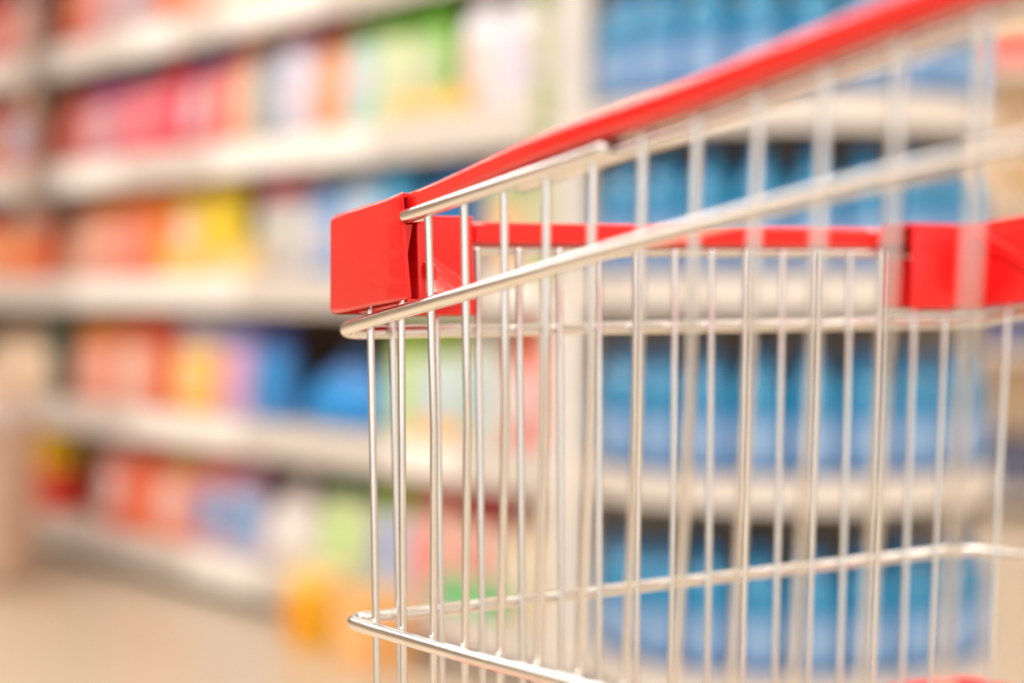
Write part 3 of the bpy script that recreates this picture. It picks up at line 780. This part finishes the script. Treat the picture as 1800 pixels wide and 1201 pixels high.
M_BL = mat('blue_bottle_body', (84, 142, 196), 0.28, coat=0.3, noise=0.05, nscale=20)
M_BT = mat('teal_bottle_top', (0, 124, 172), 0.22, coat=0.4)
M_BC = mat('blue_bottle_cap', (0, 112, 168), 0.3)
M_BLB = mat('pale_blue_label', (132, 166, 206), 0.4, noise=0.08, nscale=25)
M_BB = mat('dark_blue_base', (50, 98, 160), 0.35)
def make_bottle():
    root = empty('blue_bottle', (0, 0, -5))
    R = 0.046
    bm = bmesh.new(); loft_z(bm, [(0.0, R * 0.86, R * 0.86), (0.006, R * 0.97, R * 0.97), (0.022, R, R)], 28, 2.1); obj('base', bm, M_BB, root)
    bm = bmesh.new(); loft_z(bm, [(0.022, R, R), (0.06, R * 0.985, R * 0.985), (0.1, R, R), (0.118, R, R)], 28, 2.1); obj('body', bm, M_BL, root)
    bm = bmesh.new(); loft_z(bm, [(0.118, R, R), (0.15, R * 0.97, R * 0.97), (0.178, R * 0.82, R * 0.82), (0.197, R * 0.52, R * 0.52), (0.206, R * 0.36, R * 0.36), (0.212, R * 0.35, R * 0.35)], 28, 2.1); obj('shoulder', bm, M_BT, root)
    bm = bmesh.new(); loft_z(bm, [(0.2125, R * 0.42, R * 0.42), (0.232, R * 0.42, R * 0.42), (0.235, R * 0.36, R * 0.36)], 20, 2.0); obj('cap', bm, M_BC, root)
    bm = bmesh.new(); n = 9
    rings = []
    for z in (0.034, 0.104):
        pass
    A = []
    for k in range(n + 1):
        a = -PI / 2 + (k / n - 0.5) * 1.9
        A.append([Vector((math.cos(a) * (R + d), math.sin(a) * (R + d), z)) for (d, z) in ((0.0012, 0.034), (0.0012, 0.104), (-0.001, 0.104), (-0.001, 0.034))])
    add_loft(bm, A); obj('bottle_label', bm, M_BLB, root)
    return root
proto = make_bottle(); proto.scale = (1.03, 1.03, 0.93)
ORD = ['first', 'second', 'third', 'fourth', 'fifth', 'sixth', 'seventh', 'eighth', 'ninth', 'tenth', 'eleventh', 'twelfth']
DN = {0: 'lowest', 1: 'second lowest', 2: 'middle', 3: 'upper'}
first = True
for row in range(4):
    n = 11
    for k in range(n):
        a = -PI + PI * (k + 0.5) / n
        rr = ER - 0.055
        x, y = EC.x + rr * math.cos(a), EC.y + rr * math.sin(a)
        z = EZ[row][0] - 0.002
        if first:
            r = proto; first = False
        else:
            r = proto.copy(); COL.objects.link(r)
            for ch in proto.children:
                c = ch.copy(); COL.objects.link(c); c.parent = r
        r.location = (x, y, z); r.rotation_euler = (0, 0, a + PI / 2)
        tag(r, 'round blue bottle with teal shoulder, %s from the left on the %s curved shelf' % (ORD[k], DN[row]), 'bottle', 'blue bottles on the %s curved shelf' % DN[row])
    # second ring behind
    for k in range(7):
        a = -PI + PI * (k + 0.5) / 7
        rr = ER - 0.165
        r = proto.copy(); COL.objects.link(r)
        for ch in proto.children:
            c = ch.copy(); COL.objects.link(c); c.parent = r
        r.location = (EC.x + rr * math.cos(a), EC.y + rr * math.sin(a), EZ[row][0] - 0.002); r.rotation_euler = (0, 0, a + PI / 2)
        tag(r, 'blue bottle in the back row, %s from the left on the %s curved shelf' % (ORD[k], DN[row]), 'bottle', 'back row bottles on the %s curved shelf' % DN[row])

# ================================================================== BEIGE BIN at the left edge
bx, by = -1.71, 5.66
b = empty('display_bin', (bx, by, 0)); tag(b, 'rounded beige bin with a sloping lid at the left edge of the aisle', 'bin')
bm = bmesh.new(); loft_z(bm, [(0, 0.33, 0.33), (0.01, 0.345, 0.345), (0.40, 0.345, 0.345), (0.46, 0.335, 0.335)], 48, 2.2); obj('body', bm, M_BIN, b)
bm = bmesh.new(); loft_z(bm, [(0.455, 0.352, 0.352), (0.49, 0.352, 0.352), (0.51, 0.34, 0.34)], 48, 2.2); obj('rim', bm, M_RAIL, b)
bm = bmesh.new(); loft_z(bm, [(0.511, 0.33, 0.33), (0.56, 0.28, 0.28), (0.62, 0.20, 0.20), (0.67, 0.12, 0.12), (0.69, 0.03, 0.03)], 48, 2.0); obj('lid', bm, M_BIN, b)

# ================================================================== ROOM
def tiles(name, rgb, rough, s):
    m = mat(name, rgb, rough, noise=0.05, nscale=1.2, rvar=0.05)
    return m
M_FLOOR = mat('beige_polished_floor', (197, 179, 155), 0.32, noise=0.05, nscale=1.5)
M_WALL = mat('cream_wall_paint', (226, 212, 194), 0.7, noise=0.03, nscale=2)
M_CEIL = mat('white_ceiling', (238, 234, 228), 0.8)
bm = bmesh.new(); add_box(bm, (-9, -4, -0.1), (9, 14, 0)); tag(obj('floor', bm, M_FLOOR), kind='structure')
bm = bmesh.new(); add_box(bm, (-9, 13.8, 0), (9, 14, 3.6)); tag(obj('wall_back', bm, M_WALL), kind='structure')
bm = bmesh.new(); add_box(bm, (-9.2, -4, 0), (-9, 14, 3.6)); tag(obj('wall_left', bm, M_WALL), kind='structure')
bm = bmesh.new(); add_box(bm, (9, -4, 0), (9.2, 14, 3.6)); tag(obj('wall_right', bm, M_WALL), kind='structure')
bm = bmesh.new(); add_box(bm, (-9, -4, 3.6), (9, 14, 3.7)); tag(obj('ceiling', bm, M_CEIL), kind='structure')
# ceiling strip lights; the last row is added to reflect in the gusset
M_LT = emis('fluorescent_tube', (255, 251, 247), 11.0)
names = []
rowname = {0: 'over the aisle', 1: 'over the opposite shelving', 2: 'behind the blue bottle display', 3: 'added on the far right for the gusset reflection'}
for ri, d_ in enumerate((-1.5, -3.3, 1.9, 4.5)):
    for k_, a_ in enumerate((-4.8, -1.6, 1.6, 4.8)):
        c_ = R0 + rn * d_ + rd * a_
        L = empty('ceiling_light', (c_.x, c_.y, 3.6), math.atan2(rd.y, rd.x) - PI / 2); tag(L, 'long fluorescent ceiling light, %s in the row %s' % (ORD[k_], rowname[ri]), 'ceiling light', 'ceiling strip lights')
        bm = bmesh.new(); add_box(bm, (-0.19, -1.5, -0.06), (0.19, 1.5, 0.0), 0.01); obj('housing', bm, M_POST, L)
        bm = bmesh.new(); add_box(bm, (-0.17, -1.45, -0.075), (0.17, 1.45, -0.061)); obj('diffuser', bm, M_LT, L)

# far right: a beige column and some stock seen past the display
far = empty('stock_shelf', (2.05, 7.4, 0)); tag(far, 'distant cream shelf with a few packs beyond the blue bottles', 'shelf')
bm = bmesh.new(); add_box(bm, (-0.35, 0.2, 0), (0.75, 0.24, 2.3)); obj('back_panel', bm, mat('cream_panel', (232, 206, 172), 0.6), far)
for z in (0.1, 0.62, 1.14, 1.66):
    bm = bmesh.new(); add_box(bm, (-0.35, -0.15, z - 0.04), (0.75, 0.2, z)); obj('shelf', bm, M_RAIL, far)
for (x, z, wd, hg, c, nm) in ((-0.20, 1.66, .2, .12, (214, 70, 60), 'red box on the distant shelf at the right edge'), (-0.20, 0.62, .22, .13, (60, 66, 110), 'navy box on the distant shelf at the right edge'),
                          (-0.05, 1.14, .12, .2, (230, 190, 120), 'sand box on the distant shelf at the right edge'), (-0.2, 0.1, .22, .2, (70, 74, 100), 'slate box low on the distant shelf')):
    product('box', wd, hg, 0.2, c, tuple(min(255, q_ + 30) for q_ in c), c, (2.05 + x, 7.4, z), 0, nm)

# ================================================================== WORLD, EXPOSURE
wd_ = bpy.data.worlds.new('world'); SC.world = wd_; wd_.use_nodes = True
bg = wd_.node_tree.nodes['Background']; bg.inputs['Color'].default_value = (1.0, 0.975, 0.95, 1); bg.inputs['Strength'].default_value = 1.0
SC.view_settings.view_transform = 'Standard'; SC.view_settings.look = 'None'
SC.view_settings.gamma = 1.0; SC.view_settings.use_curve_mapping = False
SC.view_settings.exposure = 0.52
SC.cycles.use_denoising = True
SC.cycles.max_bounces = 8
